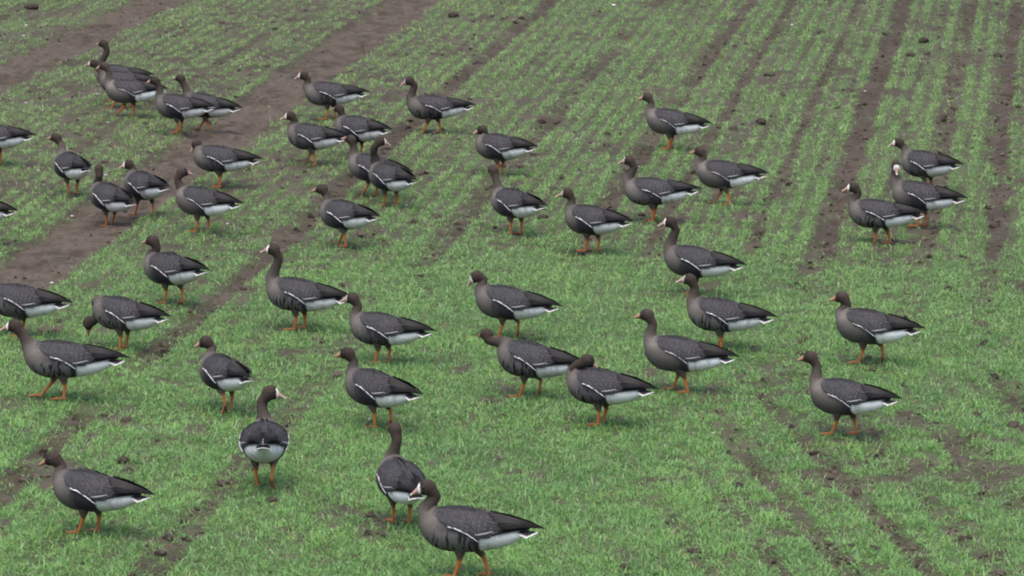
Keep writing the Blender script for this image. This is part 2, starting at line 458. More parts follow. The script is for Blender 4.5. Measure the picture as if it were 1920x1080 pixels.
def goose_body(name, hpos, hyaw, hpitch, bars, blaze, seed, tint, neck_up, young):
    """one continuous skin from tail root over the body and neck to the bill base"""
    st = []        # rows: centre(3), half height vector (3), lateral vector (3), kind
    for dx_, dz, vx, vz, w in BODY:
        c = np.array([(dx_ + vx) / 2, 0, (dz + vz) / 2]); h = np.array([(dx_ - vx) / 2, 0, (dz - vz) / 2])
        st.append(np.concatenate([c, h, [0, w, 0]]))
    nb = len(st)
    hf, hl, hu = head_frame(hyaw, hpitch)
    hs = []
    for df, du, vf, vu, w in HEAD:
        c = hpos + hf * (df + vf) / 2 + hu * (du + vu) / 2
        hs.append(np.concatenate([c, hf * (df - vf) / 2 + hu * (du - vu) / 2, hl * w]))
    P0 = st[-1][:3]; P1 = hs[0][:3]
    d0 = np.array([math.cos(neck_up), 0, math.sin(neck_up)])
    d1 = hf * .62 + hu * .78 if neck_up > R(39) or hpitch < R(-40) else hf * .95 + hu * .15
    D = np.linalg.norm(P1 - P0)
    u0 = st[-1][3:6]; u1_ = hs[0][3:6]
    z0, z1 = d0, d1 / np.linalg.norm(d1)
    def frame(t_, u_):
        t_ = t_ / np.linalg.norm(t_); u_ = u_ - t_ * np.dot(u_, t_); u_ = u_ / np.linalg.norm(u_)
        l_ = np.cross(u_, t_)
        return Matrix((tuple(t_), tuple(l_), tuple(u_))).transposed().to_quaternion()
    q0 = frame(z0, u0); q1 = frame(z1, u1_)
    if q0.dot(q1) < 0: q1.negate()
    for t in (.2, .42, .62, .82):
        h00 = 2 * t ** 3 - 3 * t ** 2 + 1; h10 = t ** 3 - 2 * t ** 2 + t; h01 = 1 - h00; h11 = t ** 3 - t ** 2
        p = h00 * P0 + h10 * D * 1.05 * d0 + h01 * P1 + h11 * D * .95 * z1
        tan = (6 * t * t - 6 * t) * P0 + (3 * t * t - 4 * t + 1) * D * 1.05 * d0 + (6 * t - 6 * t * t) * P1 + (3 * t * t - 2 * t) * D * .95 * z1
        tan = tan / np.linalg.norm(tan)
        q = q0.slerp(q1, t); uu = np.array(q.to_matrix().col[2]); uu = uu - tan * np.dot(uu, tan); uu /= np.linalg.norm(uu)
        ll = np.cross(uu, tan)
        rh = np.interp(t, [0, .2, .42, .62, .82, 1], [.058, .043, .0320, .0280, .0275, .0285])
        rw = np.interp(t, [0, .2, .42, .62, .82, 1], [.061, .040, .0300, .0265, .0265, .0280])
        st.append(np.concatenate([p, uu * rh, ll * rw]))
    nn = len(st)
    st += hs
    NR, NS = 140, 36
    rows, par = catmull(st, NR)
    ph = np.linspace(0, 2 * math.pi, NS, endpoint=False)
    V = rows[:, None, :3] + rows[:, None, 3:6] * np.cos(ph)[None, :, None] + rows[:, None, 6:9] * np.sin(ph)[None, :, None]
    # ---- pigments
    x, y, z = V[..., 0], V[..., 1], V[..., 2]
    S = np.repeat(par[:, None], NS, 1)
    cph = np.repeat(np.cos(ph)[None], NR, 0)
    ang = np.arctan2(np.abs(np.sin(ph)), np.cos(ph))[None].repeat(NR, 0)
    n1 = fbm(x * 40 + seed * 3.1, z * 18 + np.sign(y) * 5, 200 + seed, 3) - .5
    n2 = fbm(x * 52 + seed * 1.7 + np.sign(y) * 9 - z * 12, z * 9 + 2, 300 + seed, 2)
    col = np.empty(V.shape); col[:] = C_BACK
    def mixin(c, k):
        nonlocal col
        k = np.clip(k, 0, 1)[..., None]; col = col * (1 - k) + np.asarray(c) * k
    rr_v = random.Random(seed + 77).uniform(.86, 1.04)
    side_low = sstep(.285, .235, z)
    mixin(C_FLANK, side_low * sstep(.135, .05, x + n1 * .05))
    mixin(C_BREAST, sstep(.0, .125, x + n1 * .06 - (z - .2) * .25) * np.where(S < 9, sstep(.322, .282, z + n1 * .02), 1.0))
    if young: mixin(C_BREAST * .66, side_low * sstep(-.085, .03, x + n1 * .06))
    mixin(C_BREAST * .8, sstep(.02, .12, x + n1 * .06) * sstep(.20, .14, z))
    mixin(C_BELLY * .62, sstep(.150, .118, z + n1 * .03) * sstep(.16, .05, x) * .8)
    if bars > 0:
        reg = sstep(-.070, -.050, x) * sstep(.165, .13, x) * sstep(.236, .205, z + n1 * .06)
        mixin(C_BELLY * .80, reg * .8 * min(1, bars * 1.6))
        wave = np.sin(2 * math.pi * (x + .25 * (z - .18)) / .026 + 9 * n1 + 5 * (n2 - .5) + np.sign(y) * 1.3)
        gate = sstep(.62 - .34 * bars, .70 - .34 * bars, n2 + .12 * sstep(.19, .14, z))
        mixin(C_BAR, sstep(-.05, .35, wave) * gate * reg)
    vent = sstep(-.083, -.093, x + (z - .16) * .12 + n1 * .010)
    mixin(C_WHITE * rr_v, vent * sstep(.246, .232, z - .0 * x))
    mixin(C_BELLY, vent * sstep(.08, .2, n1) * .35)
    mixin(C_WHITE, sstep(-.208, -.217, x) * (S < 9))
    neck = sstep(nb - 2.2, nb + 1.2, S + n1 * .8 + .5 * cph)
    mixin(C_NECK, neck)
    mixin(C_HEAD, sstep(nn - 2.0, nn - .2, S))
    mixin(C_FACE, sstep(nn + 2.6, nn + 3.5, S))
    if blaze > 0:
        mixin(C_BLAZE, sstep(nn + 4.35, nn + 4.5, S + .15 * n1 + .35 * (cph > .6) - .2 * (cph < -.6)) * blaze)
    else:
        mixin(np.array([.05, .038, .03]), sstep(nn + 5.2, nn + 5.6, S) * .6)
    col = col * tint
    verts = V.reshape(-1, 3); cols = col.reshape(-1, 3)
    fcs = []
    for i in range(NR - 1):
        a = i * NS; c = a + NS
        for j in range(NS):
            j2 = (j + 1) % NS
            fcs.append((a + j, a + j2, c + j2, c + j))
    fcs.append(tuple(range(NS))[::-1]); fcs.append(tuple(range((NR - 1) * NS, NR * NS)))
    # ring order runs clockwise seen from the front: flip so normals face out
    fcs = [f[::-1] for f in fcs]
    o = make_obj(name, verts, fcs, M_PLUM, None, cols)
    return o, (hf, hl, hu)

# ---- folded wing (shared by all geese, one per side)
ZLOW = ([-.31, -.25, -.18, -.13, -.09, -.05, 0, .05, .10, .135], [.236, .232, .221, .209, .207, .224, .249, .263, .283, .308])
ZTOP = ([-.31, -.25, -.20, -.15, -.09, -.03, .03, .08, .112, .14], [.246, .258, .273, .290, .310, .324, .329, .327, .323, .321])
WW = ([-.31, -.25, -.20, -.15, -.10], [.020, .044, .066, .088, .106])
def wing_pt(x, v, s, lift=0.0):
    zl = np.interp(x, *ZLOW); zt = np.interp(x, *ZTOP)
    a = v * math.pi / 2
    z = zl + (zt - zl) * math.cos(a) ** 1.0
    fr = min(1.0, max(0.0, (.128 - x) / .07)); lift = lift * fr
    yb = float(surf_y(x, min(z, body_sec(x)[0] - .0005))) + (.003 + .008 * v) * fr - .002 * (1 - fr)
    yq = float(np.interp(x, *WW)) * math.sin(a) + .002
    k = float(sstep(-.09, -.16, x)) if False else float(np.clip((-.07 - x) / .08, 0, 1))
    mid = max(0, 1 - v / .12) * min(1, max(0, (x + .20) / .06))
    y = max(yb * (1 - k) + yq * k, .0012) - .0055 * mid
    z -= (.0022 if s < 0 else 0) * max(0, 1 - v / .25)
    nrm = np.array([0, math.sin(a), math.cos(a)])
    p = np.array([x, y, z]) + nrm * lift
    p[1] *= s
    return p

def build_wing(s, seed, lines):
    rr = random.Random(seed)
    V, Fc, Cc = [], [], []
    # shell
    NX, NV = 26, 10
    xs = np.linspace(.135, -.305, NX)
    for i in range(NX):
        for j in range(NV):
            V.append(wing_pt(xs[i], j / (NV - 1), s)); 
            e = j / (NV - 1)
            c = C_BACK * .8 * (1 - max(0, (xs[i] - .07) / .07)) + C_BREAST * .62 * max(0, (xs[i] - .07) / .07)
            if xs[i] < -.075 and e > .72: c = C_BAR * 1.3
            if xs[i] < -.17: c = C_BAR
            Cc.append(c)
    for i in range(NX - 1):
        for j in range(NV - 1):
            a = i * NV + j
            q = (a, a + 1, a + NV + 1, a + NV)
            Fc.append(q if s > 0 else q[::-1])
    def feather(x0, v0, ln, hw, slope, dark, edge, tip, l0=.0008, l1=.0042):
        b0 = len(V)
        prof = [(0, .8), (.4, 1.0), (.80, 1.0), (.93, .92), (1.0, .66)]
        for k, (p, wq) in enumerate(prof):
            for q in (-1, -.72, 0, .72, 1):
                v = min(1.03, max(0.0, v0 + slope * p + hw * wq * q))
                x = x0 - ln * p - (.0 if abs(q) < .9 else -.004 * (p > .8))
                V.append(wing_pt(x, v, s, l0 + (l1 - l0) * p - .0012 * abs(q)))
                if k == 4: Cc.append(tip)
                elif abs(q) > .9: Cc.append(edge)
                else: Cc.append(dark)
        for k in range(4):
            for j in range(4):
                a = b0 + k * 5 + j
                q_ = (a, a + 1, a + 6, a + 5)
                Fc.append(q_ if s > 0 else q_[::-1])
    # rows of scapulars and coverts, from the rear forward so the front ones overlap
    for i in range(9, -1, -1):
        x0 = .115 - i * .026
        nv = 7
        for j in range(nv):
            v0 = (j + .5 + .5 * (i % 2)) / nv + rr.uniform(-.03, .03)
            if v0 > .97: continue
            g_ = rr.uniform(.85, 1.15)
            dk = C_BACK * .86 * g_; ed = C_BACK * 1.18 * g_; tp = np.array([.140, .133, .127]) * rr.uniform(.6, 1.1)
            feather(x0, v0, .044 + .012 * i / 9, .088, .03, dk, ed, tp, l1=.0030 + .0018 * (9 - i) / 9)
    # long tertials
    for j in range(5):
        v0 = .22 + j * .15
        feather(-.105 + .01 * rr.random(), v0, .135 - .012 * j, .085, .05 - .03 * j, C_BACK * .62, C_BACK * 1.05, np.array([.11, .105, .10]), l0=.002, l1=.005)
    # greater coverts and the pale line along the folded edge, black secondaries beneath
    feather(-.03, .93, .13, .055, -.04, C_BACK * .9, C_BACK * 1.2, np.array([.13, .125, .12]), l0=.003, l1=.0045)
    def ribbon(pts, w, c):
        b0 = len(V)
        for k, (x, v, lf) in enumerate(pts):
            ww = w * (1 if 0 < k < len(pts) - 1 else .35)
            zspan = max(.02, float(np.interp(x, *ZTOP) - np.interp(x, *ZLOW)))
            dv = ww / zspan / 1.2
            V.append(wing_pt(x, v - dv, s, lf)); V.append(wing_pt(x, v, s, lf + .0012)); V.append(wing_pt(x, min(v + dv, 1.06), s, lf))
            Cc.extend([c, c, c])
        for k in range(len(pts) - 1):
            for j in (0, 1):
                a = b0 + k * 3 + j
                q_ = (a, a + 1, a + 4, a + 3)
                Fc.append(q_ if s > 0 else q_[::-1])
    if lines:
        ribbon([(-.078, .93, .0062), (-.10, .90, .0066), (-.13, .86, .0068), (-.155, .83, .0066)], .0026, np.array([.24, .24, .245]))
        ribbon([(-.12, .52, .0062), (-.17, .50, .0066), (-.22, .47, .0066), (-.26, .45, .005)], .0016, np.array([.075, .073, .072]))
    me_v, me_f, me_c = V, Fc, np.array(Cc)
    w = make_obj('wing', me_v, me_f, M_FEATH, None, me_c, smooth=True)
    # primaries: long black blades crossing above the tail
    V2, F2, C2 = [], [], []
    for k in range(6):
        p0 = wing_pt(-.115 - .014 * k, .16 + .10 * k, s, .004)
        tipx = -.368 + .018 * k
        p3 = np.array([tipx, s * (.005 + .006 * k), .240 + .0014 * k])
        p1_ = p0 * .62 + p3 * .38 + np.array([0, s * .012, .006]); p2_ = p0 * .25 + p3 * .75 + np.array([0, s * .008, .006])
        b0 = len(V2)
        for q, (p, hw) in enumerate(((p0, .011), (p1_, .013), (p2_, .0095), (p3, .0015))):
            n_ = np.array([0, s * .75, .66]); sd = np.array([0, s * .66, -.75])
            for (aa, bb) in ((-1, 0), (0, 1), (1, 0), (0, -1)):
                V2.append(p + sd * hw * aa + n_ * .0016 * bb)
                C2.append(np.array([.040, .038, .038]) if (aa == -1 and q < 2) else C_BAR * .8)
        for q in range(3):
            for j in range(4):
                a = b0 + q * 4 + j; c_ = b0 + q * 4 + (j + 1) % 4
                F2.append((a, c_, c_ + 4, a + 4))
        F2.append((b0 + 12, b0 + 13, b0 + 14, b0 + 15))
    pr = make_obj('primary_feathers', V2, F2, M_FEATH, w, np.array(C2), smooth=False)
    return w, pr

def build_stripe(s, amt):
    """white upper edge of the flank feathers below the folded wing"""
    path = [(.046, .256), (.020, .250), (-.010, .241), (-.036, .228), (-.060, .213), (-.080, .199), (-.094, .188)]
    V, Fc, C_ = [], [], []
    rr = random.Random(int(amt * 100) + s)
    path = np.array(path)
    tt = np.linspace(0, len(path) - 1, 17)
    path = [(np.interp(t_, range(len(path)), path[:, 0]), np.interp(t_, range(len(path)), path[:, 1])) for t_ in tt]
    for k, (x, z) in enumerate(path):
        hw = rr.uniform(.0032, .0070) * amt * (1 if 0 < k < 16 else .4)
        wob = rr.uniform(-.0014, .0014)
        br = .45 if rr.random() < .16 else rr.uniform(.8, 1.0)
        for a, lf in ((-1, .003), (-.4, .010), (.4, .011), (1, .006)):
            zz = z + wob + hw * a * .95; xx = x + hw * a * .4
            y = float(surf_y(xx, zz)) + lf + .0035
            V.append((xx, s * y, zz)); C_.append(np.array([.66, .66, .67]) * br * (.8 if abs(a) == 1 else 1))
    for k in range(len(path) - 1):
        for j in range(3):
            a = k * 4 + j
            q = (a, a + 1, a + 5, a + 4)
            Fc.append(q if s < 0 else q[::-1])
    return make_obj('flank_stripe', V, Fc, M_FEATH, None, np.array(C_))

def build_tail():
    V, Fc, C_ = [], [], []
    NA, NL = 13, 10
    for top in (1, -1):
        for i in range(NA):
            a = (i / (NA - 1) - .5) * 2
            for j in range(NL):
                t = j / (NL - 1)
                ln = .126 - .040 * a * a
                ang = a * R(11)
                x = -.212 - math.cos(ang) * ln * t
                y = a * .027 + math.sin(ang) * ln * t
                z = .2345 - .016 * t - .017 * a * a * (.3 + .7 * t) + (.0025 if top > 0 else -.0025) * (1 - .7 * t) + .0016 * (i % 2)
                V.append((x, y, z))
                if t > .99 or (abs(a) > .95 and t > .25): c = np.array([.64, .64, .64])
                elif top > 0: c = np.array([.026, .025, .028]) if t > .22 else np.array([.5, .5, .5])
                else: c = np.array([.55, .55, .545]) if t < .6 else np.array([.20, .20, .20])
                C_.append(c)
    off = NA * NL
    for i in range(NA - 1):
        for j in range(NL - 1):
            a = i * NL + j
            Fc.append((a, a + NL, a + NL + 1, a + 1)); Fc.append((off + a, off + a + 1, off + a + NL + 1, off + a + NL))
    for i in range(NA - 1):
        a = i * NL + NL - 1
        Fc.append((a, a + NL, off + a + NL, off + a))
    for j in range(NL - 1):
        Fc.append((j, j + 1, off + j + 1, off + j)); a = (NA - 1) * NL + j
        Fc.append((a + 1, a, off + a, off + a + 1))
    return make_obj('tail', V, Fc, M_FEATH, None, np.array(C_), smooth=False)

def loft(rings, ns):
    """rings: list of (centre, vec_u, vec_v) -> verts, faces"""
    V, Fc = [], []
    for c, a, b_ in rings:
        for k in range(ns):
            t = 2 * math.pi * k / ns
            V.append(np.asarray(c) + np.asarray(a) * math.cos(t) + np.asarray(b_) * math.sin(t))
    for i in range(len(rings) - 1):
        for k in range(ns):
            k2 = (k + 1) % ns
            Fc.append((i * ns + k, i * ns + k2, (i + 1) * ns + k2, (i + 1) * ns + k))
    Fc.append(tuple(range(ns))[::-1]); Fc.append(tuple(range((len(rings) - 1) * ns, len(rings) * ns)))
    return V, Fc

BILL0 = [(.028, .022, -.0215, .0185), (.038, .0155, -.0205, .0160), (.050, .0085, -.0190, .0130), (.062, .0015, -.0180, .0110), (.074, -.0050, -.0175, .0095), (.083, -.0095, -.0175, .0075), (.088, -.0130, -.0170, .0035)]
BILL = [((f - .028) * .84 + .0295, d_ * .96, v_ * .98, w * 1.0) for f, d_, v_, w in BILL0]
def build_bill(blaze, hue):
    rings = [((f, 0, (d_ + v_) / 2), (0, 0, (d_ - v_) / 2), (0, w, 0)) for f, d_, v_, w in BILL]
    V, Fc = loft(rings, 14)
    base_c = {0: np.array([.27, .165, .115]), 1: np.array([.32, .19, .155]), 2: np.array([.27, .140, .075])}[hue]
    C_ = []
    for i in range(len(BILL)):
        for k in range(14):
            cz = math.cos(2 * math.pi * k / 14)
            c = base_c.copy()
            if i >= 5: c = np.array([.66, .60, .55]) if blaze else np.array([.10, .08, .07])
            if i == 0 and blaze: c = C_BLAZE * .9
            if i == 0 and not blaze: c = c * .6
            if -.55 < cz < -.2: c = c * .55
            C_.append(c)
    return make_obj('bill', V, Fc, M_BILL, None, np.array(C_))

def build_eye():
    V, Fc = loft([((math.cos(a) * .0058, 0, 0), (0, 0, .0058 * math.sin(a) + 1e-5), (0, .0058 * math.sin(a) + 1e-5, 0)) for a in np.linspace(0.05, math.pi - .05, 7)], 10)
    return make_obj('eye', V, Fc, M_EYE)

C_ORANGE = np.array([.42, .125, .028])
def build_leg(side, dxf, lift, parent, seed, mud):
    """dxf: foot ahead of the hip (m); lift: height of a raised foot (m)"""
    y = .046 * side
    hip = np.array([.0 + .25 * dxf, y, .162]); foot = np.array([dxf, y * .80, .012 + lift])
    d_ = foot - hip
    hock = hip + d_ * .50 + np.array([-.012 - .35 * lift, 0, .0])
    pts = [hip, hip * .6 + hock * .4, hock * .85 + hip * .15, hock, hock * .88 + foot * .12, hock * .5 + foot * .5, foot * .88 + hock * .12, foot]
    rad = [.034, .025, .0120, .0100, .0085, .0070, .0074, .0090]
    rings = []
    for k, p in enumerate(pts):
        t = pts[min(k + 1, 7)] - pts[max(k - 1, 0)]; t = t / np.linalg.norm(t)
        a = np.array([1, 0, 0]) - t * t[0]; a /= np.linalg.norm(a); b_ = np.cross(t, a)
        rings.append((p, a * rad[k] * 1.12, b_ * rad[k]))
    V, Fc = loft(rings, 10)
    C_ = []
    for k in range(8):
        c = np.array([.050, .045, .042]) if k < 2 else (np.array([.09, .052, .03]) if k == 2 else C_ORANGE * (1 - mud * (k > 5) * .6))
        C_ += [c] * 10
    leg = make_obj('leg', V, Fc, M_SKIN, parent, np.array(C_))
    # webbed foot
    yaw_out = side * .12
    pitch = -1.25 if lift > .02 else 0.0
    toes = []
    for a, ln in ((-.42, .064), (-.21, .060), (0, .074), (.21, .060), (.42, .062)):
        toes.append((math.cos(a) * ln, math.sin(a) * ln, 0 if abs(a) in (.42, 0) else 1))
    V, Fc, C_ = [], [], []
    def put(fx, fy, fz):
        x1 = fx * math.cos(pitch) - fz * math.sin(pitch); z1 = fx * math.sin(pitch) + fz * math.cos(pitch)
        x2 = x1 * math.cos(yaw_out) - fy * math.sin(yaw_out); y2 = x1 * math.sin(yaw_out) + fy * math.cos(yaw_out)
        V.append((foot[0] + x2, foot[1] + y2, foot[2] + z1))
    for top in (1, 0):
        h = .005 if top else -.004
        oc = C_ORANGE * (1 - mud * .5) if top else np.array([.10, .050, .032])
        put(-.012, -.007, h + .004 * top); put(-.012, .007, h + .004 * top); C_ += [oc, oc]
        for fx, fy, web in toes:
            put(fx * .5, fy * .5, h + (0.002 if not web else -.001) * top); C_.append(oc)
        for fx, fy, web in toes:
            put(fx, fy, h - .002 - (.001 if web else 0)); C_.append(oc * .8)
    o_ = 12
    def both(f):
        Fc.append(f); Fc.append(tuple(i + o_ for i in f[::-1]))
    both((0, 2, 3)); both((0, 3, 4)); both((0, 4, 1)); both((1, 4, 5)); both((1, 5, 6))
    for i in range(4): both((2 + i, 7 + i, 8 + i, 3 + i))
    rim = [0, 2, 7, 8, 9, 10, 11, 6, 1]
    for i in range(len(rim)):
        a, c = rim[i], rim[(i + 1) % len(rim)]
        Fc.append((c, a, a + o_, c + o_))
    make_obj('foot', V, Fc, M_SKIN, leg, np.array(C_), smooth=False)
    return leg

PROTO = {}
for vi in (0, 1, 2):
    for s in (1, -1): PROTO['wing', vi, s] = build_wing(s, 40 + vi * 2 + s, True)
for s in (1, -1):
    for a in (.6, .75, .88, 1.0): PROTO['stripe', a, s] = build_stripe(s, a)
PROTO['tail'] = build_tail()
for bl in (0, 1):
    for h_ in (0, 1, 2): PROTO['bill', bl, h_] = build_bill(bl, h_)
PROTO['eye'] = build_eye()
used_proto = set()
def take(key, parent):
    """the first user takes the built part itself, later ones a copy that shares its mesh"""
    src = PROTO[key]
    srcs = src if isinstance(src, tuple) else (src,)
    if key not in used_proto:
        used_proto.add(key); outs = srcs
    else:
        outs = []
        for o_ in srcs:
            c_ = o_.copy(); sc.collection.objects.link(c_); outs.append(c_)
        for c_ in outs[1:]: c_.parent = outs[0]
    outs[0].parent = parent
    return outs[0]

GROUP = 'white-fronted geese walking over the green field'
SIN_A, RESULT = .345, []
def goose(label, base_y, head, br=None, tl=None, hip=None, yaw=None, face=172, pitch=-6, bars=0, front=0, legs=((.03, 0), (-.03, 0)),
          scale=1.0, hue=0, wing=0, stripe=1.0, neck=None, tint=1.0, mud=.3, tilt=None):
    """base_y: picture row of the ground below the bird; head: picture point of the head's centre; br, tl: columns of breast and wing tips"""
    s = px_per_m(base_y) * scale
    if yaw is None:
        W = (tl - br) / s
        best = min((abs(math.sqrt(.235 ** 2 * c * c + .118 ** 2 * (1 - c * c)) + .345 * c + .010 * math.sqrt(1 - c * c) - W), c) for c in np.linspace(.15, .995, 300))
        c = best[1]; yaw = math.degrees(math.acos(-c))
    c = -math.cos(R(yaw)); sn = math.sin(R(yaw))
    if hip is None: hip = tl - s * .345 * c
    X, Y = ground(hip, base_y); X = float(X); Y = float(Y)
    e = math.atan(CAM_H / Y)
    dxr = (hip - head[0]) / s; up = (base_y - head[1]) / s
    if abs(c) > .45: f = min(max(dxr / c, .06), .37)
    else: f = .20
    lat = max(-.12, min(.12, (dxr - f * c) / max(sn, .25)))
    dY = f * sn - lat * c
    z = (up - dY * math.sin(e)) / math.cos(e)
    hyaw = R(face - yaw); 
    while hyaw > math.pi: hyaw -= 2 * math.pi
    while hyaw < -math.pi: hyaw += 2 * math.pi
    if neck is None:
        neck = R(62) if z > .40 else (R(40) if z > .33 else R(8))
    else: neck = R(neck)
    i = len(RESULT)
    RESULT.append((label, yaw, f, lat, z, s))
    rr = random.Random(i)
    t = np.array([1, 1, 1]) * rr.uniform(.9, 1.12) * tint
    o, (hf, hl, hu) = goose_body('goose', np.array([f, lat, z]), hyaw, R(pitch), bars, front, i, t, neck, stripe < .7)
    o['label'] = label; o['category'] = 'goose'; o['group'] = GROUP
    gz = ground_z(X, Y)
    o.location = (X, Y, gz - .006); o.rotation_euler = (0, R(tilt if tilt is not None else rr.uniform(-2.5, 3.0)), R(yaw)); o.scale = (scale, scale * rr.uniform(.92, 1.04), scale * rr.uniform(.98, 1.02))
    for sd in (1, -1):
        take(('wing', wing, sd), o)
        take(('stripe', stripe if stripe < 1 else (1.0, .88, .75)[i % 3], sd), o)
    take('tail', o)
    Mh = Matrix((tuple(hf), tuple(hl), tuple(hu))).transposed().to_4x4(); Mh.translation = (f, lat, z)
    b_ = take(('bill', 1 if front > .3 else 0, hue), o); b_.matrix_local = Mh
    for sd in (1, -1):
        e_ = take('eye', o)
        e_.matrix_local = Mh @ Matrix.Translation((.012 * HS, sd * .0275 * HS, .010 * HS))
    for (dxf, lf), sd in zip(legs, (1, -1)):
        build_leg(sd, dxf, lf, o, i, mud)
    return o

ST = ((.03, 0), (-.03, 0)); ST2 = ((-.02, 0), (.03, 0)); ONE = ((.0, 0), (.012, 0)); WALK = ((.09, 0), (-.06, 0)); WALK2 = ((-.06, 0), (.09, 0))
# top left cluster
goose('upright dark goose behind the two overlapping geese beside the upper wheel track', 190, (197, 80), hip=222, yaw=158, scale=1.0, face=165, pitch=2, wing=1, neck=88)
goose('goose whose dark head peeks out beyond the plain grey-brown goose in the top left cluster', 204, (177, 117), hip=232, yaw=160, face=178, front=1, legs=WALK)
goose('plain grey-brown goose striding in front of two others in the top left cluster', 221, (199, 122), hip=245, yaw=162, face=176, legs=((.10, .03), (-.02, 0)), hue=1, stripe=.6, tint=1.25)
goose('goose with pale flank lines standing third in the top left line beside the wheel track', 252, (290, 152), br=286, tl=405, face=172, hue=1, legs=ONE)
goose('goose stepping on the wheel track edge behind the one with pale flank lines', 243, (334, 143), br=336, tl=452, face=160, pitch=4, legs=WALK2)
# left edge
goose('goose cut by the left edge near the top with only its dark rear showing', 312, (-62, 215), hip=-9, yaw=160, face=175)
goose('goose turned half away with broad white rear, left of the goose with hidden bill', 366, (101, 253), br=96, tl=176, face=168, pitch=0, legs=ONE, wing=2)
goose('goose on the wheel track with its head turned away and bill hidden', 414, (182, 303), br=162, tl=258, face=100, pitch=-4, legs=((.0, 0), (.05, 0)), wing=1)
goose('white-faced goose at the wheel track seen half behind the goose with hidden bill', 404, (240, 304), br=228, tl=323, face=180, pitch=-10, front=1, legs=WALK, hue=1)
goose('young brownish goose looking back to the right over its shoulder beside the wheel track', 436, (341, 323), br=322, tl=455, face=8, pitch=-4, legs=ST, wing=2, hue=1, stripe=.6, tint=1.25)
goose('goose with lowered brown head and pale breast pausing on the wheel track', 350, (368, 268), br=355, tl=491, face=190, pitch=-42, front=0, hue=1, legs=ST2, neck=28, bars=.2)
goose('dark tail of a goose leaving the frame at the left edge below the upper one', 452, (-95, 350), hip=-45, yaw=150, face=175)
# upper middle
goose('goose with pale bill walking on the bare wheel track in the upper middle', 222, (570, 137), br=565, tl=692, face=178, pitch=-10, hue=1, legs=((.02, 0), (-.05, 0)), bars=.3, front=1)
goose('white-fronted goose facing left in front of the brown-headed one near the wheel track', 308, (545, 215), br=534, tl=655, face=180, pitch=-10, front=1, legs=WALK2, bars=.3, hue=1)
goose('reddish-headed goose with white vent partly hidden behind the white-fronted goose near the wheel track', 297, (637, 206), hip=672, yaw=140, face=150, pitch=4, legs=ONE, tint=1.05, wing=1)
goose('slim upright goose half hidden by a broader goose, raising one orange foot', 366, (653, 258), hip=698, yaw=145, face=165, pitch=12, legs=((.05, .03), (0, 0)), wing=2)
goose('broad goose seen from behind with head turned right and pink bill', 383, (714, 259), br=687, tl=782, face=5, pitch=-12, front=1, hue=1, legs=ST)
goose('goose stretching one orange foot forward below the goose with pink bill turned right', 462, (604, 351), br=596, tl=713, face=172, pitch=-2, legs=((-.05, 0), (.12, 0)), wing=1)
goose('goose with long white flank line striding toward the left, topmost in the middle', 247, (769, 146), br=757, tl=890, face=180, pitch=-18, front=.5, hue=1, legs=WALK, bars=.2)
goose('brown-headed goose with tucked neck standing above the goose with vertical neck and hidden face', 325, (905, 238), br=887, tl=1006, face=195, pitch=-12, legs=ONE, neck=52)
goose('goose with straight vertical neck and hidden face, orange foot tucked under its white vent', 436, (926, 314), br=918, tl=1022, face=125, pitch=8, legs=((.0, .0), (-.02, 0)), wing=2)
goose('goose with short white forehead and spread legs right of the goose with hidden face', 472, (1065, 360), br=1054, tl=1183, face=178, pitch=-6, front=.5, hue=0, legs=ST, wing=1)
goose('solitary plain goose with both legs together, topmost of those right of centre', 280, (1211, 184), br=1204, tl=1328, face=176, pitch=-4, legs=ONE, hue=1, stripe=.6, tint=1.2)
goose('bulky goose with dark barred flank and red-orange feet together on a furrow', 414, (1184, 295), br=1166, tl=1312, face=176, pitch=-4, hue=1, legs=ONE, bars=.35, front=.5, tint=1.05)
goose('plain young goose walking with spread legs right of the bulky barred goose', 381, (1315, 280), br=1302, tl=1437, face=178, pitch=-2, legs=WALK2, hue=2, stripe=.6, tint=1.25, wing=2)
# right cluster of three
goose('goose with white forehead and one hidden body side, uppermost of the three geese at right', 355, (1690, 256), br=1688, tl=1798, face=180, pitch=-8, front=1, hue=1, legs=((-.03, 0), (-.01, 0)), bars=.3)
goose('goose showing its white face straight to the viewer, middle of the three at right', 427, (1678, 313), br=1664, tl=1803, face=272, pitch=-35, front=1, legs=((.0, 0), (-.04, 0)), hue=1)
goose('pale-billed goose with blotched black flank, lowest of the three at right', 454, (1602, 343), br=1586, tl=1732, face=180, pitch=-8, front=1, hue=1, legs=((.02, 0), (-.08, 0)), bars=.65)
# middle band
goose('goose with big white forehead looking left, behind the goose with striped breast', 552, (1252, 414), br=1236, tl=1390, face=180, pitch=-10, front=1, hue=1, legs=ONE, wing=1)
goose('goose with dark striped breast and head overlapping the white-foreheaded goose behind it', 655, (1291, 520), br=1280, tl=1448, face=178, pitch=-2, bars=.7, legs=ST2, hue=1, wing=2, front=.5)
goose('plain goose with open stride and peach bill left of the striped-breast goose', 733, (1210, 589), br=1198, tl=1376, face=178, pitch=-4, legs=((-.07, 0), (.05, 0)), hue=2, stripe=.6, tint=1.25)
goose('hunched white-faced goose with lowered bill and hind foot lifting, alone in the green centre', 635, (889, 521), br=881, tl=1046, face=184, pitch=-38, front=1, hue=0, legs=((.04, 0), (-.06, .03)), neck=55, wing=1, tint=1.08)
goose('goose stretching its dark head low to the left above the preening goose', 744, (910, 627), br=922, tl=1092, face=128, pitch=-4, bars=.9, legs=((.05, 0), (-.04, .03)), neck=38, hue=2)
goose('goose preening with its brown head laid back on its shoulders', 796, (1104, 672), br=1056, tl=1226, face=-12, pitch=-28, bars=.4, legs=ONE, neck=78, wing=2, tint=.95)
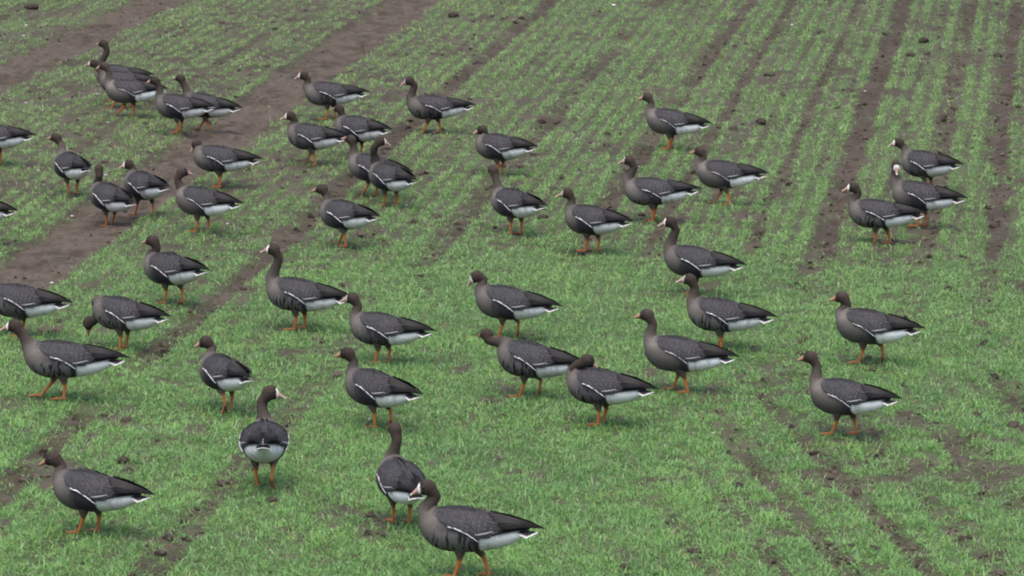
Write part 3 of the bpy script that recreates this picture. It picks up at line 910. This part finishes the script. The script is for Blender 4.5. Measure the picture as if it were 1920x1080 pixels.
goose('young goose with peach bill and one broad orange foot raised behind, far right', 681, (1580, 556), br=1561, tl=1723, face=178, pitch=-6, hue=2, legs=((.05, 0), (-.07, .03)), stripe=.6, tint=1.25)
goose('young goose with orange bill and white split tail, lowest on the right', 819, (1523, 671), br=1514, tl=1681, face=178, pitch=-4, hue=2, legs=((.07, 0), (-.05, 0)), stripe=.6, tint=1.2, wing=1, scale=0.95)
# left middle
goose('goose seen from behind with spread white-rimmed tail, above the grazing goose', 572, (288, 453), br=266, tl=396, face=165, pitch=0, legs=((.03, 0), (-.06, 0)), wing=2)
goose('tall alert goose with black belly, white blaze and long straight neck', 617, (507, 468), br=489, tl=656, face=180, pitch=-4, front=1, hue=0, bars=1.0, legs=((.01, 0), (-.03, 0)))
goose('small-billed goose with wavy white flank line below the tall alert goose', 678, (659, 552), br=648, tl=812, face=176, pitch=-6, legs=ST, hue=1, bars=.25, wing=1, front=.5, scale=0.97)
goose('goose with puffed grey back and one orange leg lifted under its white vent', 799, (649, 658), br=638, tl=790, face=176, pitch=-6, legs=((-.03, .0), (-.08, .035)), hue=2, wing=2)
goose('goose showing the dark sole of a lifted foot, left of the goose facing straight away', 772, (384, 636), br=368, tl=478, face=185, pitch=-12, legs=((-.075, .035), (.0, 0)), wing=1)
goose('goose facing straight away with full white rear and head turned right', 914, (505, 724), hip=496, yaw=92, tilt=7, face=0, pitch=-10, front=1, hue=1, legs=((.02, 0), (-.07, .03)), scale=1.1)
goose('goose with thin vertical neck seen from behind, partly covered by the nearest goose', 986, (737, 806), hip=752, yaw=106, face=118, pitch=4, legs=((.02, 0), (-.02, 0)))
goose('large grey-brown goose with pink bill and white blaze, nearest to the viewer', 1083, (803, 912), br=777, tl=1013, face=184, pitch=-14, front=1, hue=1, bars=.6, legs=((.045, 0), (-.10, 0)), neck=58, tint=1.12, wing=0, scale=1.05)
goose('goose facing left alone in the lower left corner with long white flank line', 1000, (98, 855), br=90, tl=289, face=178, pitch=-14, front=0, hue=2, legs=((.06, 0), (.0, 0)), wing=1)
goose('grazing goose with head bent down to the shoots and black flank', 655, (163, 603), br=166, tl=321, face=172, pitch=-78, bars=.8, legs=ONE, neck=2, hue=2)
goose('large goose cut by the left edge with arched grey back and long white line', 630, (-70, 590), hip=38, yaw=157, face=180, pitch=-70, bars=.3, legs=ONE, neck=0, wing=2)
goose('pink-billed goose leaning forward in a long stride at the left edge', 752, (27, 613), br=36, tl=238, face=178, pitch=-8, front=1, hue=1, bars=.6, legs=((-.01, 0), (.13, 0)), neck=45, tint=1.1, mud=0, scale=1.05)
for key_, src_ in PROTO.items():
    if key_ not in used_proto:
        for o_ in (src_ if isinstance(src_, tuple) else (src_,)): bpy.data.objects.remove(o_)
for k_, v_ in enumerate(RESULT): print('GOOSE %d yaw %.0f f %.2f lat %.2f z %.2f s %.0f | %s' % (k_, v_[1], v_[2], v_[3], v_[4], v_[5], v_[0][:40]))

# ------------------------------------------------------------------ single clods and pale stones
def lump(name, px, py, wid_px, label, cat, group, mat, c_, flat=.7, seed=0, sink=.25):
    rr = np.random.default_rng(500 + seed)
    s = px_per_m(py); rad = wid_px / s / 2
    import bmesh
    bm = bmesh.new(); bmesh.ops.create_icosphere(bm, subdivisions=3, radius=1.0)
    P = np.array([v.co[:] for v in bm.verts])
    k1 = fbm(P[:, 0] * 1.6 + seed, P[:, 1] * 1.6 + P[:, 2], 700 + seed, 3); k2 = fbm(P[:, 2] * 4 + seed, P[:, 0] * 4 - P[:, 1] * 3, 740 + seed, 3)
    sc_ = .62 + .55 * k1 + .40 * (k2 - .5)
    ax = np.array([1.15, rr.uniform(.8, 1.1), flat])
    for v, a in zip(bm.verts, sc_): v.co = Vector(tuple(np.array(v.co[:]) * a * ax * rad))
    verts = [v.co[:] for v in bm.verts]; faces = [[v.index for v in f.verts] for f in bm.faces]; bm.free()
    n_ = rr.uniform(.85, 1.15)
    o_ = make_obj(name, verts, faces, mat, None, np.tile(np.asarray(c_) * n_, (len(verts), 1)), smooth=mat is not M_CLOD)
    X, Y = ground(px, py); X, Y = float(X), float(Y)
    o_.location = (X, Y, ground_z(X, Y) + rad * flat * (1 - sink * 2)); o_.rotation_euler = (0, 0, rr.uniform(0, 6.28))
    o_['label'] = label; o_['category'] = cat; o_['group'] = group
CL = [(1870, 108, 22, 'round dark clod of earth by the furrow in the upper right corner'), (1890, 176, 30, 'jagged dark clod below the round one in the upper right corner'),
      (1427, 233, 30, 'broad low mound of earth between two furrows right of the solitary plain goose'), (1015, 228, 22, 'dark clod capping a furrow left of the solitary plain goose'),
      (1138, 257, 18, 'small dark clod just left of the solitary plain goose'), (979, 315, 18, 'round clod behind the goose with straight vertical neck'),
      (60, 17, 30, 'wide dark clod in the top left corner above the wheel track'), (1732, 82, 26, 'flat brown clod in the shoots near the top right'),
      (1707, 108, 20, 'brown clod just below the flat one near the top right'), (1540, 62, 18, 'dark clod on a furrow near the top, left of the strongest furrow'),
      (230, 868, 32, 'reddish clod of earth above the goose in the lower left corner'), (850, 32, 26, 'long brown clod near the top middle beside the wheel track'),
      (510, 944, 26, 'brown clod just below the goose facing straight away'), (1018, 408, 24, 'dark flat clod right of the goose with hidden face'),
      (560, 448, 20, 'small clod beside the outstretched orange foot in the middle left')]
for k_, (px, py, w_, lb) in enumerate(CL):
    lump('soil_clod', px, py, w_ * .85, lb, 'clod', 'clods of earth on the field', M_CLOD, (.044, .034, .028), .62, k_)
STN = [(48, 47, 7, 'pale stone in the top left corner above the wheel track'), (44, 69, 8, 'pale stone just below another in the top left corner'), (322, 18, 6, 'tiny pale stone on the right rim of the upper wheel track'),
       (68, 127, 7, 'pale stone lying on the bare upper wheel track near the left edge'), (183, 178, 7, 'pale stone left of the striding legs in the top left cluster'), (48, 194, 8, 'pale stone between dark clods at left below the upper wheel track'),
       (202, 233, 6, 'pale stone under the striding grey-brown goose in the top left cluster'), (72, 321, 8, 'pale stone left of the half turned goose near the left edge'), (135, 396, 9, 'pale stone below the half turned goose beside the lower wheel track'),
       (1151, 12, 11, 'white stone at the top edge right of the middle'), (1081, 267, 7, 'pale stone left of the solitary plain goose'), (1485, 49, 8, 'white stone on the shoots at the top right of centre'),
       (1622, 169, 6, 'tiny white stone on the strongest furrow at right'), (263, 885, 10, 'white stone above the goose in the lower left corner'), (693, 787, 8, 'pale stone left of the lifted foot of the puffed goose'),
       (43, 883, 9, 'pale stone left of the breast of the goose in the lower left corner'), (97, 515, 9, 'pale stone on the lower wheel track above the arched goose at the left edge'), (426, 420, 7, 'pale stone below the young goose looking back'),
       (762, 382, 7, 'pale stone under the tail of the broad goose with pink bill'), (198, 329, 8, 'pale stone right behind the neck of the goose with hidden bill'), (1337, 815, 7, 'small white stone in the grass at lower right of centre'), (1140, 968, 6, 'tiny white stone in the grass at the bottom right of centre'), (855, 1058, 6, 'tiny white stone in the grass beside the legs of the nearest goose')]
for k_, (px, py, w_, lb) in enumerate(STN):
    lump('pale_stone', px, py, w_ * .85, lb, 'stone', 'pale stones scattered in the field', M_STONE, (.36, .345, .325), .6, 50 + k_, .15)
